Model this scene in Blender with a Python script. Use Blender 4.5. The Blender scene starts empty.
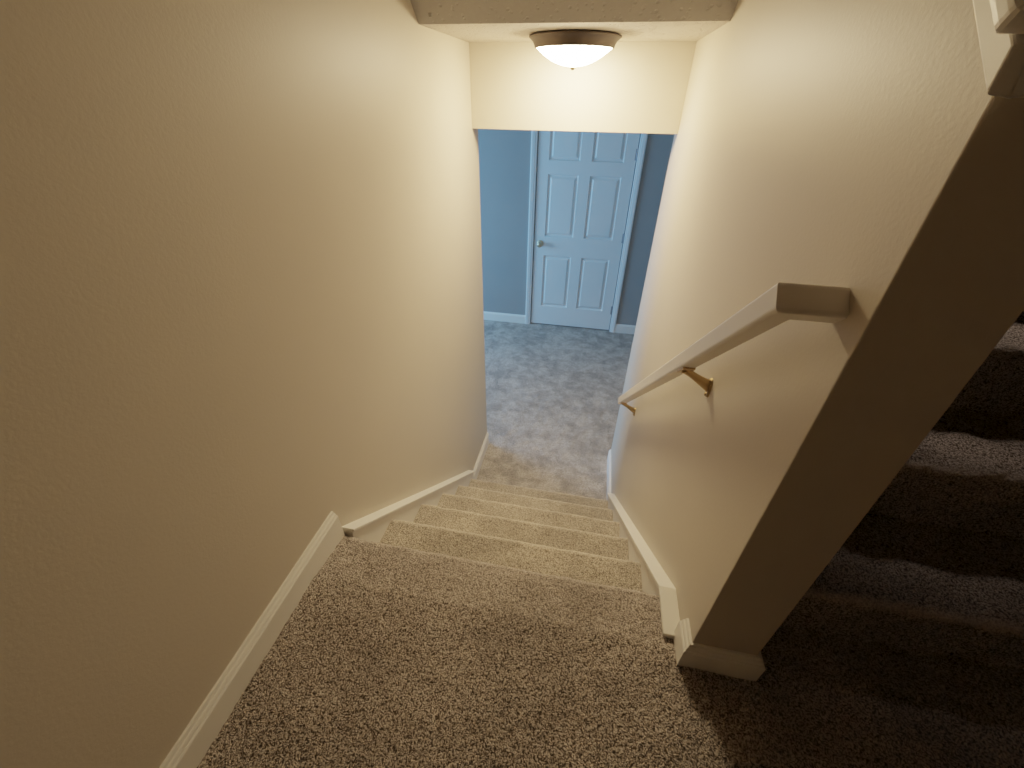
import bpy, bmesh, math, random
from math import radians, sin, cos, pi, sqrt
from mathutils import Vector, Matrix, noise

random.seed(7)
sc = bpy.context.scene
COL = sc.collection

# ------------------------------------------------------------------ sizes (metres)
W = 0.901            # clear width of the lower flight
PT = 0.126           # thickness of the partition wall
R, T = 0.19, 0.2235  # rise and going
FZ = -6 * R          # lower room floor
YP = -0.147          # landing end of the partition
YE = 1.645           # lower end of the stair walls
XR = W + PT + 0.90   # right side of the upper flight
YB = -1.9            # wall behind the camera
YD = 3.665           # door wall
ZC = 1.194           # lower ceiling
ZT = 2.75            # upper ceiling


# ------------------------------------------------------------------ materials
def new_mat(name):
    m = bpy.data.materials.new(name)
    m.use_nodes = True
    nt = m.node_tree
    b = nt.nodes['Principled BSDF']
    return m, nt, b


def N(nt, kind, **kw):
    n = nt.nodes.new(kind)
    for k, v in kw.items():
        setattr(n, k, v)
    return n


def coords(nt):
    return N(nt, 'ShaderNodeTexCoord').outputs['Object']


def noise_node(nt, co, scale, detail=3, rough=0.55):
    n = N(nt, 'ShaderNodeTexNoise')
    n.inputs['Scale'].default_value = scale
    n.inputs['Detail'].default_value = detail
    n.inputs['Roughness'].default_value = rough
    nt.links.new(co, n.inputs['Vector'])
    return n.outputs['Fac']


def ramp(nt, fac, stops):
    r = N(nt, 'ShaderNodeValToRGB')
    el = r.color_ramp.elements
    while len(el) < len(stops):
        el.new(0.5)
    for e, (p, c) in zip(el, stops):
        e.position = p
        e.color = (*c, 1)
    nt.links.new(fac, r.inputs['Fac'])
    return r.outputs['Color']


def bump(nt, b, h, strength, dist):
    n = N(nt, 'ShaderNodeBump')
    n.inputs['Strength'].default_value = strength
    n.inputs['Distance'].default_value = dist
    nt.links.new(h, n.inputs['Height'])
    nt.links.new(n.outputs['Normal'], b.inputs['Normal'])


def paint(name, col, rough=0.5, var=0.06, bscale=150, bstr=0.25, bdist=0.002, spec=0.4):
    m, nt, b = new_mat(name)
    co = coords(nt)
    lo = tuple(c * (1 - var) for c in col)
    hi = tuple(min(1, c * (1 + var)) for c in col)
    f = noise_node(nt, co, 2.5, 4)
    nt.links.new(ramp(nt, f, [(0.3, lo), (0.7, hi)]), b.inputs['Base Color'])
    b.inputs['Roughness'].default_value = rough
    b.inputs['Specular IOR Level'].default_value = spec
    if bstr:
        bump(nt, b, noise_node(nt, co, bscale, 4, 0.6), bstr, bdist)
    return m


def knockdown(name, col, dist=0.007):
    m, nt, b = new_mat(name)
    co = coords(nt)
    v = N(nt, 'ShaderNodeTexVoronoi')
    v.inputs['Scale'].default_value = 55
    nt.links.new(co, v.inputs['Vector'])
    f = noise_node(nt, co, 60, 5, 0.65)
    mx = N(nt, 'ShaderNodeMath', operation='ADD')
    nt.links.new(v.outputs['Distance'], mx.inputs[0])
    nt.links.new(f, mx.inputs[1])
    h = ramp(nt, mx.outputs[0], [(0.55, (0, 0, 0)), (0.8, (1, 1, 1))])
    lo = tuple(c * 0.93 for c in col)
    nt.links.new(ramp(nt, f, [(0.3, lo), (0.7, col)]), b.inputs['Base Color'])
    b.inputs['Roughness'].default_value = 0.85
    bump(nt, b, h, 0.9, dist)
    return m


def carpet_mat(name, dark, mid, light, patch_scale=3.5, patch=0.22, tint=None):
    m, nt, b = new_mat(name)
    co = coords(nt)
    # slightly warped coordinates so tufts look twisted
    warp = N(nt, 'ShaderNodeTexNoise')
    warp.inputs['Scale'].default_value = 60
    nt.links.new(co, warp.inputs['Vector'])
    vm = N(nt, 'ShaderNodeVectorMath', operation='MULTIPLY_ADD')
    vm.inputs[1].default_value = (0.012, 0.012, 0.012)
    nt.links.new(warp.outputs['Color'], vm.inputs[0])
    nt.links.new(co, vm.inputs[2])
    wc = vm.outputs['Vector']
    v = N(nt, 'ShaderNodeTexVoronoi')
    v.inputs['Scale'].default_value = 250
    nt.links.new(wc, v.inputs['Vector'])
    fine = noise_node(nt, wc, 340, 2, 0.5)
    # height = noise - voronoi distance
    hm = N(nt, 'ShaderNodeMath', operation='SUBTRACT')
    nt.links.new(fine, hm.inputs[0])
    sv = N(nt, 'ShaderNodeMath', operation='MULTIPLY')
    sv.inputs[1].default_value = 0.45
    nt.links.new(v.outputs['Distance'], sv.inputs[0])
    nt.links.new(sv.outputs[0], hm.inputs[1])
    col = ramp(nt, hm.outputs[0], [(0.10, dark), (0.26, mid), (0.42, light)])
    # broad footprints and brushed patches
    p = noise_node(nt, co, patch_scale, 5, 0.62)
    pr = ramp(nt, p, [(0.38, (1 - patch,) * 3), (0.62, (1 + patch * 0.6,) * 3)])
    mul = N(nt, 'ShaderNodeMix', data_type='RGBA', blend_type='MULTIPLY')
    mul.inputs['Factor'].default_value = 1
    nt.links.new(col, mul.inputs['A'])
    nt.links.new(pr, mul.inputs['B'])
    at = N(nt, 'ShaderNodeAttribute', attribute_name='nosing_light')
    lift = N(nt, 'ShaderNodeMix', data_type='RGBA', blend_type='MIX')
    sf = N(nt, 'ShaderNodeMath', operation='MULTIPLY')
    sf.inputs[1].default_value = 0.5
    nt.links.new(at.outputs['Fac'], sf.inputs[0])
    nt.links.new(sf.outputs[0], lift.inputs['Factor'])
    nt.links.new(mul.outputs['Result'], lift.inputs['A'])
    lift.inputs['B'].default_value = (*[min(0.9, c * 1.25) for c in light], 1)  # bright lamp-lit nosings painted into the pile colour
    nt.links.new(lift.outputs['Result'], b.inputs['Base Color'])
    b.inputs['Roughness'].default_value = 1.0
    b.inputs['Specular IOR Level'].default_value = 0.05
    bump(nt, b, hm.outputs[0], 0.7, 0.006)
    return m


def metal(name, col, rough, var=0.1):
    m, nt, b = new_mat(name)
    co = coords(nt)
    f = noise_node(nt, co, 40, 4)
    nt.links.new(ramp(nt, f, [(0.3, tuple(c * (1 - var) for c in col)), (0.7, col)]), b.inputs['Base Color'])
    b.inputs['Metallic'].default_value = 1
    b.inputs['Roughness'].default_value = rough
    return m


M_WALL = paint('tan_wall_paint', (0.545, 0.478, 0.385), 0.47, 0.02, 150, 0.2, 0.0018, 0.28)
M_GREY = paint('grey_wall_paint', (0.30, 0.29, 0.275), 0.6, 0.03, 110, 0.15, 0.002)
M_TRIM = paint('white_trim_paint', (0.80, 0.765, 0.70), 0.38, 0.03, 60, 0.05, 0.001)
M_RAIL = paint('cream_rail_paint', (0.72, 0.67, 0.60), 0.35, 0.04, 40, 0.06, 0.001)
M_DOOR = paint('white_door_paint', (0.78, 0.79, 0.78), 0.45, 0.02, 60, 0.04, 0.001)
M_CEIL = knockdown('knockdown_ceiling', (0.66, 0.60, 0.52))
M_CEIL2 = knockdown('shaded_knockdown_slope', (0.385, 0.37, 0.35), 0.002)  # darker copy of the ceiling; the slope's shade is in the colour
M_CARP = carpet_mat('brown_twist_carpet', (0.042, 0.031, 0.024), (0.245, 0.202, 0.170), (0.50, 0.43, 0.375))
M_STEP = carpet_mat('lit_step_carpet', (0.15, 0.122, 0.09), (0.37, 0.315, 0.25), (0.60, 0.52, 0.43))  # carpet colour raised on the steps to stand in for stronger lamp light
M_CARP2 = carpet_mat('grey_brown_carpet', (0.20, 0.165, 0.135), (0.40, 0.35, 0.30), (0.62, 0.55, 0.48), 11, 0.3)
M_BRONZE = metal('dark_bronze', (0.10, 0.083, 0.072), 0.5)
M_BRASS = metal('antique_brass', (0.42, 0.30, 0.15), 0.42)
M_NICKEL = metal('satin_nickel', (0.66, 0.55, 0.36), 0.3)
M_STEEL = metal('dull_steel', (0.33, 0.34, 0.36), 0.45)

LAMP_COL = (1.0, 0.745, 0.42)
m, nt, b = new_mat('frosted_glass_glow')
f = noise_node(nt, coords(nt), 12, 3)
nt.links.new(ramp(nt, f, [(0.3, (0.86, 0.82, 0.74)), (0.7, (0.9, 0.86, 0.78))]), b.inputs['Base Color'])
b.inputs['Roughness'].default_value = 0.35
b.inputs['Emission Color'].default_value = (*LAMP_COL, 1)
b.inputs['Emission Strength'].default_value = 85
M_GLOW = m


# ------------------------------------------------------------------ mesh helpers
def link(name, bm, mat, parent=None, smooth=False):
    me = bpy.data.meshes.new(name)
    bmesh.ops.recalc_face_normals(bm, faces=bm.faces)
    bm.to_mesh(me)
    bm.free()
    me.materials.append(mat)
    if smooth:
        for p in me.polygons:
            p.use_smooth = True
    o = bpy.data.objects.new(name, me)
    COL.objects.link(o)
    if parent is not None:
        o.parent = parent
        o.matrix_parent_inverse = Matrix.Translation(-Vector(parent.location))
    return o


def raw(name, verts, faces, mat, parent=None, smooth=True):
    me = bpy.data.meshes.new(name)
    me.from_pydata(verts, [], faces)
    me.materials.append(mat)
    if smooth:
        me.polygons.foreach_set('use_smooth', [True] * len(me.polygons))
    me.update()
    o = bpy.data.objects.new(name, me)
    COL.objects.link(o)
    if parent is not None:
        o.parent = parent
        o.matrix_parent_inverse = Matrix.Translation(-Vector(parent.location))
    return o


def box(bm, a, b):
    x0, y0, z0 = a
    x1, y1, z1 = b
    vs = [bm.verts.new(p) for p in ((x0, y0, z0), (x1, y0, z0), (x1, y1, z0), (x0, y1, z0),
                                    (x0, y0, z1), (x1, y0, z1), (x1, y1, z1), (x0, y1, z1))]
    for f in ((0, 3, 2, 1), (4, 5, 6, 7), (0, 1, 5, 4), (1, 2, 6, 5), (2, 3, 7, 6), (3, 0, 4, 7)):
        bm.faces.new([vs[i] for i in f])
    return vs


def prism_x(bm, yz, x0, x1):
    """polygon in the YZ plane extruded along X"""
    a = [bm.verts.new((x0, y, z)) for y, z in yz]
    b = [bm.verts.new((x1, y, z)) for y, z in yz]
    n = len(yz)
    bm.faces.new(a)
    bm.faces.new(b[::-1])
    for i in range(n):
        bm.faces.new((a[i], b[i], b[(i + 1) % n], a[(i + 1) % n]))


def sweep(bm, path_frames, profile, cap=True):
    """profile (list of 2-tuples) placed in frames (origin, u, v)"""
    rings = []
    for o, u, v in path_frames:
        rings.append([bm.verts.new(Vector(o) + Vector(u) * p + Vector(v) * q) for p, q in profile])
    n = len(profile)
    for r0, r1 in zip(rings, rings[1:]):
        for i in range(n):
            bm.faces.new((r0[i], r0[(i + 1) % n], r1[(i + 1) % n], r1[i]))
    if cap:
        bm.faces.new(rings[0])
        bm.faces.new(rings[-1][::-1])


def lathe(bm, centre, prof, n=64, axis='z'):
    rings = []
    for r, h in prof:
        ring = []
        if r < 1e-5:
            ring = [bm.verts.new(_ax(centre, 0, 0, h, axis))]
        else:
            for i in range(n):
                a = 2 * pi * i / n
                ring.append(bm.verts.new(_ax(centre, r * cos(a), r * sin(a), h, axis)))
        rings.append(ring)
    for r0, r1 in zip(rings, rings[1:]):
        if len(r0) == 1 and len(r1) == 1:
            continue
        for i in range(n):
            j = (i + 1) % n
            if len(r0) == 1:
                bm.faces.new((r0[0], r1[i], r1[j]))
            elif len(r1) == 1:
                bm.faces.new((r0[i], r1[0], r0[j]))
            else:
                bm.faces.new((r0[i], r1[i], r1[j], r0[j]))


def _ax(c, a, b, h, axis):
    if axis == 'z':
        return (c[0] + a, c[1] + b, c[2] + h)
    if axis == 'y':
        return (c[0] + a, c[1] + h, c[2] + b)
    return (c[0] + h, c[1] + a, c[2] + b)


def bevel(bm, w, seg=2):
    bmesh.ops.remove_doubles(bm, verts=bm.verts, dist=1e-6)
    bmesh.ops.recalc_face_normals(bm, faces=bm.faces)
    es = [e for e in bm.edges if len(e.link_faces) == 2 and e.calc_face_angle(0) > 0.35]
    bmesh.ops.bevel(bm, geom=es, offset=w, segments=seg, profile=0.6, affect='EDGES', clamp_overlap=True)


def info(o, label, cat, group=None, kind=None):
    o['label'] = label
    o['category'] = cat
    if group:
        o['group'] = group
    if kind:
        o['kind'] = kind
    return o


def struct(name, bm, mat, label, cat, bev=0):
    if bev:
        bevel(bm, bev, 2)
    o = link(name, bm, mat)
    return info(o, label, cat, kind='structure')


def empty(name, loc, label, cat, group=None):
    o = bpy.data.objects.new(name, None)
    o.empty_display_size = 0.1
    COL.objects.link(o)
    o.location = loc
    return info(o, label, cat, group)


def carpet_strip(name, prof, x0, x1, mat, parent=None, step=0.004, amp=0.0035, seed=0.0, wave=0.003):
    """a carpet skin: YZ profile (dense, with normals) swept along X and roughened into pile"""
    pts = []
    for (y0, z0), (y1, z1) in zip(prof, prof[1:]):
        d = math.hypot(y1 - y0, z1 - z0)
        k = max(1, int(d / step))
        for i in range(k):
            pts.append((y0 + (y1 - y0) * i / k, z0 + (z1 - z0) * i / k))
    pts.append(prof[-1])
    nrm = []
    for i in range(len(pts)):
        a, b = pts[max(0, i - 1)], pts[min(len(pts) - 1, i + 1)]
        ty, tz = b[0] - a[0], b[1] - a[1]
        L = math.hypot(ty, tz) or 1
        nrm.append((-tz / L, ty / L))
    nx = max(2, int((x1 - x0) / step))
    verts = []
    nn = noise.noise
    for (y, z), (ny, nz) in zip(pts, nrm):
        for i in range(nx + 1):
            x = x0 + (x1 - x0) * i / nx
            q = Vector((x * 150 + seed, y * 150, z * 150))
            d = nn(q) * amp + nn(q * 0.12) * wave + nn(q * 2.3) * amp * 0.5
            verts.append((x + nn(q + Vector((31, 7, 3))) * 0.0015, y + ny * d, z + nz * d))
    m_ = nx + 1
    faces = []
    for j in range(len(pts) - 1):
        for i in range(nx):
            faces.append((j * m_ + i, j * m_ + i + 1, (j + 1) * m_ + i + 1, (j + 1) * m_ + i))
    o = raw(name, verts, faces, mat, parent)
    # mask for the painted lamp highlight where the carpet turns over an edge
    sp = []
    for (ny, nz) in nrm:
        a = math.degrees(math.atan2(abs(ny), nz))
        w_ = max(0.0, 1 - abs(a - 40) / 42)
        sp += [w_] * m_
    at = o.data.attributes.new('nosing_light', 'FLOAT', 'POINT')
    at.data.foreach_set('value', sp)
    return o


def nosing(y, z, r=0.022, n=8, riser_in=0.0):
    """rounded front edge ending at (y, z) top plane, turning down to a plumb riser"""
    return [(y - r + r * sin(a * pi / 2 / n), z - r + r * cos(a * pi / 2 / n)) for a in range(n + 1)]


# ------------------------------------------------------------------ setting: shell
bm = bmesh.new()
box(bm, (-0.12, YB, FZ), (0, YE, ZT))
struct('wall_left', bm, M_WALL, 'long tan painted wall on the left of the stairs', 'wall')

CAP0, CS = 1.050, 0.85       # sloped top of the partition
bm = bmesh.new()
ytop = YP + (2.6 - CAP0) / CS
prism_x(bm, [(YP, FZ), (YE, FZ), (YE, CAP0 + CS * (YE - YP)), (YP, CAP0)], W, W + PT)
struct('wall_right', bm, M_WALL, 'tan partition wall carrying the handrail, with its dark narrow end towards the landing', 'wall', 0.002)

bm = bmesh.new()
box(bm, (0, 1.543, 0.888), (W, YE, ZC + 0.1))
struct('wall_header', bm, M_WALL, 'bright tan wall above the opening, just behind the ceiling light', 'wall', 0.002)

bm = bmesh.new()
box(bm, (0, 0.98, ZC), (W, 1.543, ZC + 0.1))
struct('ceiling', bm, M_CEIL, 'low flat textured ceiling over the bottom of the stairs', 'ceiling')
bm = bmesh.new()
SL = 0.90
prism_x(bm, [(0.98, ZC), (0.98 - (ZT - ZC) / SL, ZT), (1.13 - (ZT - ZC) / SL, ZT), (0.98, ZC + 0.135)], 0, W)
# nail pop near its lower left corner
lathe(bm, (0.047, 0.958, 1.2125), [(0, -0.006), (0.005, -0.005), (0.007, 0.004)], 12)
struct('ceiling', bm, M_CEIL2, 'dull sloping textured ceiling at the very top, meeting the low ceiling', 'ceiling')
bm = bmesh.new()
box(bm, (-0.12, YB - 0.12, ZT), (XR + 0.12, 3.3, ZT + 0.1))
struct('ceiling', bm, M_CEIL, 'flat ceiling high over the landing and upper stairs', 'ceiling')
bm = bmesh.new()
box(bm, (-2.6, YE, ZC + 0.10), (3.1, YD + 0.12, ZC + 0.2))
struct('ceiling', bm, M_CEIL, 'flat ceiling of the room at the foot of the stairs', 'ceiling')

bm = bmesh.new()
box(bm, (-0.12, YB - 0.12, -0.3), (XR + 0.12, YB, ZT))
struct('wall_back', bm, M_WALL, 'tan wall at the back of the landing', 'wall')
bm = bmesh.new()
box(bm, (XR, YB, -0.3), (XR + 0.12, 3.3, ZT))
struct('wall_outer', bm, M_WALL, 'tan wall on the far right of the upper stairs', 'wall')
bm = bmesh.new()
box(bm, (W, 3.3, 1.5), (XR + 0.12, 3.4, ZT + 0.1))
struct('wall_upper', bm, M_WALL, 'tan wall at the head of the upper stairs', 'wall')
bm = bmesh.new()
box(bm, (-2.6, YE - 0.12, FZ), (-0.12, YE, ZC + 0.1))
struct('wall_front', bm, M_GREY, 'grey wall of the lower room left of the stair foot', 'wall')
bm = bmesh.new()
box(bm, (W + PT, YE - 0.12, FZ), (3.1, YE, ZC + 0.1))
struct('wall_front', bm, M_GREY, 'grey wall of the lower room right of the stair foot', 'wall')
bm = bmesh.new()
box(bm, (-2.72, YE - 0.12, FZ), (-2.6, YD + 0.12, ZC + 0.2))
struct('wall_west', bm, M_GREY, 'grey left side wall of the lower room', 'wall')
bm = bmesh.new()
box(bm, (3.1, YE - 0.12, FZ), (3.22, YD + 0.12, ZC + 0.2))
struct('wall_east', bm, M_GREY, 'grey right side wall of the lower room', 'wall')

DX0, DX1, DH = 0.017, 0.889, 2.13
bm = bmesh.new()
box(bm, (-2.6, YD, FZ), (DX0 - 0.006, YD + 0.12, ZC + 0.1))
box(bm, (DX1 + 0.006, YD, FZ), (3.1, YD + 0.12, ZC + 0.1))
box(bm, (DX0 - 0.006, YD, FZ + DH + 0.01), (DX1 + 0.006, YD + 0.12, ZC + 0.1))
struct('wall_far', bm, M_GREY, 'blue-lit grey wall around the white door at the foot of the stairs', 'wall')

# floors
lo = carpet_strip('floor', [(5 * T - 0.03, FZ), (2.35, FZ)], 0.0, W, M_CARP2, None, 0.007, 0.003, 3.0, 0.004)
info(lo, 'grey-brown carpet of the lower room in front of the white door', 'floor', kind='structure')
me = lo.data
bm = bmesh.new()
bm.from_mesh(me)
for a, c in (((-2.6, YE), (0, YD)), ((W, YE), (3.1, YD)), ((0, 2.35), (W, YD))):
    vs = [bm.verts.new((x, y, FZ)) for x, y in ((a[0], a[1]), (c[0], a[1]), (c[0], c[1]), (a[0], c[1]))]
    bm.faces.new(vs)
vs = [bm.verts.new((x, y, FZ)) for x, y in ((DX0 - 0.006, YD), (DX1 + 0.006, YD), (DX1 + 0.006, YD + 0.12), (DX0 - 0.006, YD + 0.12))]
bm.faces.new(vs)
bm.to_mesh(me)
bm.free()

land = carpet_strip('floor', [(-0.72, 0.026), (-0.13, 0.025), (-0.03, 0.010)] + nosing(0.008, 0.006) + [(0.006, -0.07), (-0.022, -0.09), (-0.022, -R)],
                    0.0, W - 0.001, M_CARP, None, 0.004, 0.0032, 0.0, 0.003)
info(land, 'brown twist-pile carpet of the landing at the head of the stairs', 'floor', kind='structure')
right_ = carpet_strip('carpet_right', [(-0.72, 0.026), (-0.13, 0.026), (-0.015, 0.022)], W - 0.001, XR, M_CARP, None, 0.006, 0.0045, 0.0, 0.0035)
back_ = carpet_strip('carpet_back', [(YB, 0.026), (-0.72, 0.026)], 0.0, XR, M_CARP, None, 0.02, 0.004, 0.0, 0.003)
bm = bmesh.new()
bm.from_mesh(land.data)
for o in (right_, back_):
    bm.from_mesh(o.data)
    d = o.data
    bpy.data.objects.remove(o)
    bpy.data.meshes.remove(d)
bm.to_mesh(land.data)
bm.free()

# ------------------------------------------------------------------ trim
def bb_profile(h=0.1, t=0.015):
    # (out, up): plain board with a stepped moulded top
    return [(0, 0), (t, 0), (t, h * 0.83), (t * 0.86, h * 0.86), (t * 0.78, h * 0.86), (t * 0.66, h * 0.91),
            (t * 0.56, h * 0.93), (t * 0.44, h * 0.94), (t * 0.30, h), (0, h)]


def baseboard(name, path, outs, label, h=0.1, t=0.015, z=0.0):
    """path of floor points on the wall; outs = outward (mitred) direction at each point"""
    bm = bmesh.new()
    fr = [((p[0], p[1], z), (o[0], o[1], 0), (0, 0, 1)) for p, o in zip(path, outs)]
    sweep(bm, fr, bb_profile(h, t))
    o = link(name, bm, M_TRIM)
    info(o, label, 'baseboard', kind='structure')
    return o


baseboard('baseboard_left', [(0, YB), (0, 0.004)], [(1, 0), (1, 0)],
          'white moulded baseboard along the left wall of the landing', 0.104, 0.016)
baseboard('baseboard_right', [(W, -0.098), (W, YP), (W + PT, YP), (W + PT, -0.035)],
          [(-1, 0), (-1, -1), (1, -1), (1, 0)], 'white baseboard wrapping the dark end of the partition wall', 0.1, 0.016)
baseboard('baseboard_lower_left', [(0, 5 * T + 0.045), (0, YE)], [(1, 0), (1, 0)],
          'short white baseboard at the stair foot, left wall', 0.105, 0.014, FZ)
baseboard('baseboard_lower_right', [(W, 5 * T + 0.02), (W, YE)], [(-1, 0), (-1, 0)],
          'short white baseboard at the stair foot, right wall', 0.105, 0.014, FZ)
baseboard('baseboard_far_left', [(-2.6, YD), (DX0 - 0.064, YD)], [(0, -1), (0, -1)],
          'white baseboard left of the white door', 0.1, 0.014, FZ)
baseboard('baseboard_far_right', [(DX1 + 0.064, YD), (3.1, YD)], [(0, -1), (0, -1)],
          'white baseboard right of the white door', 0.1, 0.014, FZ)

# ledges (stringers) with a cap, sloping beside the lower flight
def ledge(name, side, pts, label):
    """pts: top line (y, z) along the wall"""
    bm = bmesh.new()
    w, bw, t = 0.040, 0.031, 0.011
    if side < 0:
        a, c, d = 0.0, bw, w
    else:
        a, c, d = W, W - bw, W - w
    prism_x(bm, [(y, z) for y, z in pts] + [(y, z - t) for y, z in reversed(pts)], a, d)
    low = [(y, max(FZ, z - 0.34)) for y, z in reversed(pts)]
    prism_x(bm, [(y, z - t) for y, z in pts] + low, a, c)
    bevel(bm, 0.0015, 2)
    o = link(name, bm, M_TRIM)
    info(o, label, 'stair trim', kind='structure')


ledge('trim_1', -1, [(0.016, 0.020), (0.6, 0.020 - 0.838 * 0.584), (1.165, -0.938)],
      'white sloping capped skirt board beside the stairs on the left wall')
ledge('trim_2', 1, [(-0.108, 0.036), (0.004, 0.038), (0.6, 0.038 - 0.845 * 0.596), (1.135, -0.918)],
      'white sloping capped skirt board beside the stairs under the handrail')

# sloped cap and apron on the partition
n_ = Vector((0, -CS, 1)).normalized()
d_ = Vector((0, 1, CS)).normalized()


def slope_bar(bm, x0, x1, y0, y1, off0, off1, end_perp=True):
    """bar along the partition slope, offset off0..off1 normal to it"""
    vs = []
    for y in (y0, y1):
        base = Vector((0, y, CAP0 + CS * (y - YP)))
        for x, o in ((x0, off0), (x1, off0), (x1, off1), (x0, off1)):
            p = base + n_ * o
            vs.append(bm.verts.new((x, p.y, p.z)))
    bm.faces.new(vs[0:4])
    bm.faces.new(vs[4:8][::-1])
    for i in range(4):
        bm.faces.new((vs[i], vs[(i + 1) % 4], vs[4 + (i + 1) % 4], vs[4 + i]))


bm = bmesh.new()
ap = 0.015
# side aprons: plumb near end, sloping bottom
for x0, x1 in ((W - ap, W), (W + PT, W + PT + ap)):
    prism_x(bm, [(YP - ap, 1.029), (YP - ap, 1.060), (YE, 1.060 + CS * (YE - YP + ap)), (YE, 1.029 + CS * (YE - YP + ap))], x0, x1)
prism_x(bm, [(YP - ap, 1.029), (YP, 1.029), (YP, 1.070), (YP - ap, 1.059)], W, W + PT)
bevel(bm, 0.002, 2)
o = link('trim_3', bm, M_TRIM)
info(o, 'white apron moulding under the sloping wall cap, top right corner', 'trim', kind='structure')
bm = bmesh.new()
slope_bar(bm, W - 0.030, W + PT + 0.030, YP, YE, 0.018, 0.039)
bevel(bm, 0.007, 3)
o = link('trim_4', bm, M_TRIM)
info(o, 'sloping cap board on top of the partition wall, top right corner', 'trim', kind='structure')

# ------------------------------------------------------------------ staircases
st = empty('staircase', (W / 2, 5 * T, FZ), 'brown carpeted flight going down from the landing towards the white door', 'stairs')
for k in range(1, 6):
    y, z = k * T, -k * R
    prof = [(y - T - 0.02, z)] + nosing(y, z) + [(y, z - 0.07), (y - 0.022, z - 0.09), (y - 0.022, z - R)]
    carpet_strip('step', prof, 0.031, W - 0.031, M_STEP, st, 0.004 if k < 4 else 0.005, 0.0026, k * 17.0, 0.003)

up = empty('staircase', (W + PT + 0.45, -0.05, 0), 'dark carpeted flight going up on the right behind the partition wall', 'stairs')
for k in range(1, 8):
    y, z = -0.05 + (k - 1) * T, k * R
    prof = [(y + 0.022, z - R), (y + 0.022, z - 0.09), (y, z - 0.07)] + \
           [(2 * y - a, b) for a, b in reversed(nosing(y, z))] + [(y + T + 0.02, z)]
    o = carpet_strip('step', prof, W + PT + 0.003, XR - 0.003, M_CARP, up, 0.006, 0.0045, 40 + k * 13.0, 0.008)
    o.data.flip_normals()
bm = bmesh.new()
box(bm, (W + PT + 0.001, -0.05 + 7 * T, 7 * R - 0.2), (XR, 3.3, 7 * R))
struct('floor', bm, M_CARP, 'carpeted upper floor at the head of the upper stairs', 'floor')

# ------------------------------------------------------------------ door
slab_y = YD + 0.006
bm = bmesh.new()
box(bm, (DX0, slab_y, FZ + 0.014), (DX1, slab_y + 0.035, FZ + DH))
door = link('door_1', bm, M_DOOR)
info(door, 'white six-panel door at the foot of the stairs, lit blue', 'door', kind='structure')
# moulded panels: sunk groove and raised field cut into the front face
me = door.data
bm = bmesh.new()
bm.from_mesh(me)
front = [f for f in bm.faces if f.normal.y < -0.9][0]
bm.faces.remove(front)
zb = FZ + 0.014
xs = [DX0, 0.118, 0.402, 0.505, 0.787, DX1]
zs = [zb, -0.911, -0.349, -0.158, 0.407, 0.521, 0.80, FZ + DH]
grid = {}
for i, x in enumerate(xs):
    for j, z in enumerate(zs):
        grid[i, j] = bm.verts.new((x, slab_y, z))


def panel_face(c):
    """c: 4 corner verts of a panel in the front plane (bl, br, tr, tl)"""
    prev = c
    for inset, dy in ((0.008, 0.013), (0.020, 0.014), (0.038, 0.001)):
        bl, tr = c[0].co, c[2].co
        x0, x1, z0, z1 = bl.x + inset, tr.x - inset, bl.z + inset, tr.z - inset
        nv = [bm.verts.new((x, slab_y + dy, z)) for x, z in ((x0, z0), (x1, z0), (x1, z1), (x0, z1))]
        for i in range(4):
            bm.faces.new((prev[i], prev[(i + 1) % 4], nv[(i + 1) % 4], nv[i]))
        prev = nv
    bm.faces.new(prev)


for i in range(5):
    for j in range(7):
        c = [grid[i, j], grid[i + 1, j], grid[i + 1, j + 1], grid[i, j + 1]]
        if i in (1, 3) and j in (1, 3, 5):
            panel_face(c)
        else:
            bm.faces.new(c)
bmesh.ops.remove_doubles(bm, verts=bm.verts, dist=1e-5)
bmesh.ops.recalc_face_normals(bm, faces=bm.faces)
bm.to_mesh(me)
bm.free()
# knob
bm = bmesh.new()
lathe(bm, (0.078, slab_y, -0.231),
      [(0, 0.0), (0.033, 0.0), (0.033, -0.006), (0.026, -0.010), (0.012, -0.013), (0.011, -0.030),
       (0.020, -0.036), (0.028, -0.048), (0.027, -0.058), (0.018, -0.066), (0, -0.068)], 32, 'y')
k = link('door_knob', bm, M_NICKEL, door, True)
k['label'] = 'round satin metal knob'
for z in (0.590, -0.130, -0.890):
    bm = bmesh.new()
    lathe(bm, (DX1 + 0.002, slab_y - 0.008, z), [(0, -0.046), (0.007, -0.046), (0.007, 0.046), (0, 0.046)], 14)
    box(bm, (DX1 - 0.012, slab_y - 0.003, z - 0.045), (DX1 + 0.004, slab_y - 0.0005, z + 0.045))
    link('hinge', bm, M_STEEL, door)

# casing with a stepped profile, mitred round the door
bm = bmesh.new()
prof = [(0, 0), (0, 0.008), (0.006, 0.012), (0.016, 0.012), (0.020, 0.016), (0.046, 0.019), (0.056, 0.016), (0.058, 0)]
zt = FZ + DH + 0.012
xl, xr = DX0 - 0.008, DX1 + 0.008
fr = [((xl, YD, FZ), (-1, 0, 0), (0, -1, 0)), ((xl, YD, zt), (-1, 0, 1), (0, -1, 0)),
      ((xr, YD, zt), (1, 0, 1), (0, -1, 0)), ((xr, YD, FZ), (1, 0, 0), (0, -1, 0))]
sweep(bm, fr, prof)
o = link('trim_5', bm, M_DOOR)
info(o, 'white moulded casing around the six-panel door', 'door casing', kind='structure')

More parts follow.
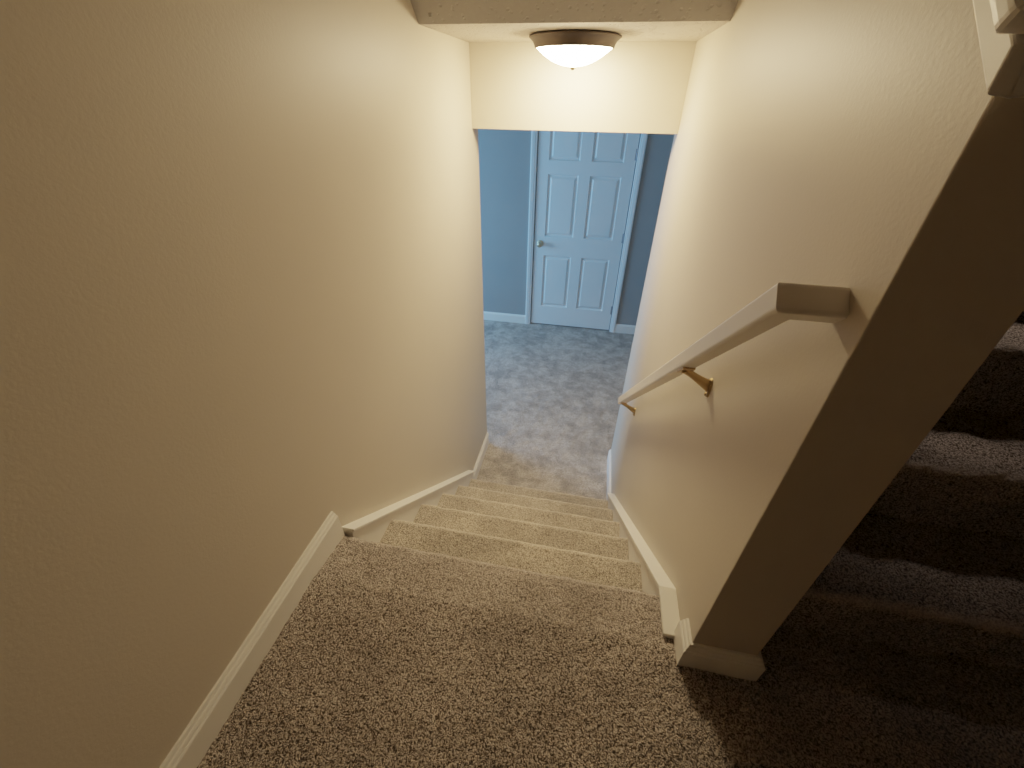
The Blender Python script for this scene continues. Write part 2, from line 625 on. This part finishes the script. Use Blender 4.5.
# ------------------------------------------------------------------ ceiling light
LX, LY = 0.456, 1.283
cl = empty('ceiling_light', (LX, LY, ZC), 'lit round flush-mount ceiling light with dark bronze rim and white glass bowl', 'ceiling light')
bm = bmesh.new()
lathe(bm, (LX, LY, ZC), [(0, -0.001), (0.150, -0.001), (0.160, -0.004), (0.161, -0.008), (0.156, -0.012), (0.147, -0.020), (0.141, -0.030),
                         (0.139, -0.038), (0.134, -0.039), (0.132, -0.030), (0, -0.028)], 96)
link('rim', bm, M_BRONZE, cl, True)
bm = bmesh.new()
pr = []
for i in range(0, 19):
    q = cos((pi / 2) * i / 18)
    pr.append((0.134 * q, -0.036 - 0.054 * (1 - q ** 2.1)))
pr[-1] = (0, -0.090)
lathe(bm, (LX, LY, ZC), pr, 96)
g = link('glass_bowl', bm, M_GLOW, cl, True)
g['label'] = 'glowing white frosted glass bowl'
bm = bmesh.new()
lathe(bm, (LX, LY, ZC), [(0, -0.088), (0.011, -0.089), (0.012, -0.093), (0.007, -0.096), (0.005, -0.099), (0, -0.100)], 24)
link('finial', bm, M_NICKEL, cl, True)

# ------------------------------------------------------------------ handrail
A = Vector((0.823, -0.086, 0.8475))      # outer top corner of the upper bend
s_ = Vector((0, 0.756, -0.654)).normalized()   # down the slope
nn_ = Vector((0, 0.654, 0.756)).normalized()   # normal to the rail plane
RW, RH = 0.032, 0.038
hr = empty('handrail', (W, 0.5, 0.35), 'cream painted wooden handrail returning to the right wall', 'handrail')


def rail_profile():
    pts = []
    r = 0.006
    for cx, cy, a0 in ((RW - r, -r, 0), (r, -r, 90), (r, -RH + r, 180), (RW - r, -RH + r, 270)):
        for q in range(5):
            a = radians(a0 + 90 * q / 4)
            pts.append((cx + r * cos(a), cy + r * sin(a)))
    return pts


bm = bmesh.new()
Lr = 1.66
x_ = Vector((1, 0, 0))
far = A + s_ * Lr
wall_end = Vector((W, A.y, A.z))
sweep(bm, [(far, x_, nn_), (A, x_ + s_, nn_), (wall_end, s_, nn_)], rail_profile())
rl = link('rail', bm, M_RAIL, hr)
for p in rl.data.polygons:
    p.use_smooth = False


def bracket(t):
    """t: distance down the rail"""
    root = A + s_ * t + x_ * (RW * 0.5) - nn_ * RH
    wall = Vector((W, root.y, root.z - 0.042))
    bm = bmesh.new()
    # saddle plate under the rail
    a, c, h = 0.013, 0.028, 0.004
    vs = []
    for dn in (0, -h):
        for dx, ds in ((-a, -c), (a, -c), (a, c), (-a, c)):
            vs.append(bm.verts.new(root + x_ * dx + s_ * ds + nn_ * dn))
    for f in ((0, 1, 2, 3), (7, 6, 5, 4), (0, 4, 5, 1), (1, 5, 6, 2), (2, 6, 7, 3), (3, 7, 4, 0)):
        bm.faces.new([vs[i] for i in f])
    # flat stamped arm, widening towards the wall plate
    P0, P3 = root - nn_ * 0.002, wall + Vector((-0.004, 0, 0.004))
    fr = []
    for i in range(13):
        u = i / 12
        p = P0.lerp(P3, u)
        side = Vector((0, 1, 0))
        k_ = 0.006 + 0.010 * u ** 1.6 + 0.004 * (1 - u) ** 4
        upv = Vector((-0.7, 0, -0.7)).lerp(Vector((0, 0, -1)), u).normalized()
        fr.append((p, side * (0.0055 + 0.002 * u), upv * k_))
    ring = [(cos(2 * pi * q / 16), sin(2 * pi * q / 16)) for q in range(16)]
    sweep(bm, fr, ring)
    # arched wall plate
    prof = []
    for q in range(9):
        a_ = pi * q / 8
        prof.append((0.011 * cos(a_), 0.016 + 0.009 * sin(a_)))
    for q in range(9):
        a_ = pi + pi * q / 8
        prof.append((0.011 * cos(a_), -0.016 + 0.009 * sin(a_)))
    sweep(bm, [((W, wall.y, wall.z), (0, 1, 0), (0, 0, 1)), ((W - 0.005, wall.y, wall.z), (0, 0.9, 0), (0, 0, 0.92))], prof)
    for dz in (0.018, -0.018):
        lathe(bm, (W - 0.005, wall.y, wall.z + dz), [(0.0045, 0), (0.004, -0.002), (0, -0.003)], 10, 'x')
    b_ = link('bracket', bm, M_BRASS, hr, False)
    b_['label'] = 'brass bracket under the rail'


bracket(0.45)
bracket(1.56)

# ------------------------------------------------------------------ lights
def area(name, loc, target, size, power, col):
    l = bpy.data.lights.new(name, 'AREA')
    l.shape = 'RECTANGLE'
    l.size, l.size_y = size
    l.energy = power
    l.color = col
    o = bpy.data.objects.new(name, l)
    o.location = loc
    o.rotation_euler = (Vector(target) - Vector(loc)).to_track_quat('-Z', 'Y').to_euler()
    COL.objects.link(o)
    return o


area('window_daylight', (-2.4, 2.6, 0.1), (0.6, 2.7, -0.4), (1.2, 1.3), 62, (0.20, 0.53, 1.0))
ug = area('upstairs_glow', (1.5, 1.1, 1.75), (1.48, 0.66, 0.57), (0.25, 0.25), 0.2, (1.0, 0.80, 0.64))
ug.data.spread = radians(32)

w = bpy.data.worlds.new('world')
sc.world = w
w.use_nodes = True
w.node_tree.nodes['Background'].inputs['Color'].default_value = (0.6, 0.65, 0.75, 1)
w.node_tree.nodes['Background'].inputs['Strength'].default_value = 0.0

# ------------------------------------------------------------------ camera
pitch, yaw, roll = radians(34.8936), radians(-10.5247), radians(0.7802)
fw = Vector((sin(yaw) * cos(pitch), cos(yaw) * cos(pitch), -sin(pitch)))
rt = Vector((cos(yaw), -sin(yaw), 0))
uv = rt.cross(fw)
r2 = rt * cos(roll) + uv * sin(roll)
u2 = uv * cos(roll) - rt * sin(roll)
cd = bpy.data.cameras.new('camera')
cd.sensor_width = 36
cd.lens = 418.587 * 36 / 1024
cd.clip_start = 0.02
co = bpy.data.objects.new('camera', cd)
COL.objects.link(co)
mw = Matrix((r2, u2, -fw)).transposed().to_4x4()
mw.translation = Vector((0.602, -0.6159, 1.0273))
co.matrix_world = mw
sc.camera = co

sc.view_settings.view_transform = 'Filmic'
sc.view_settings.look = 'None'
sc.view_settings.gamma = 1.36
sc.view_settings.exposure = 0.12
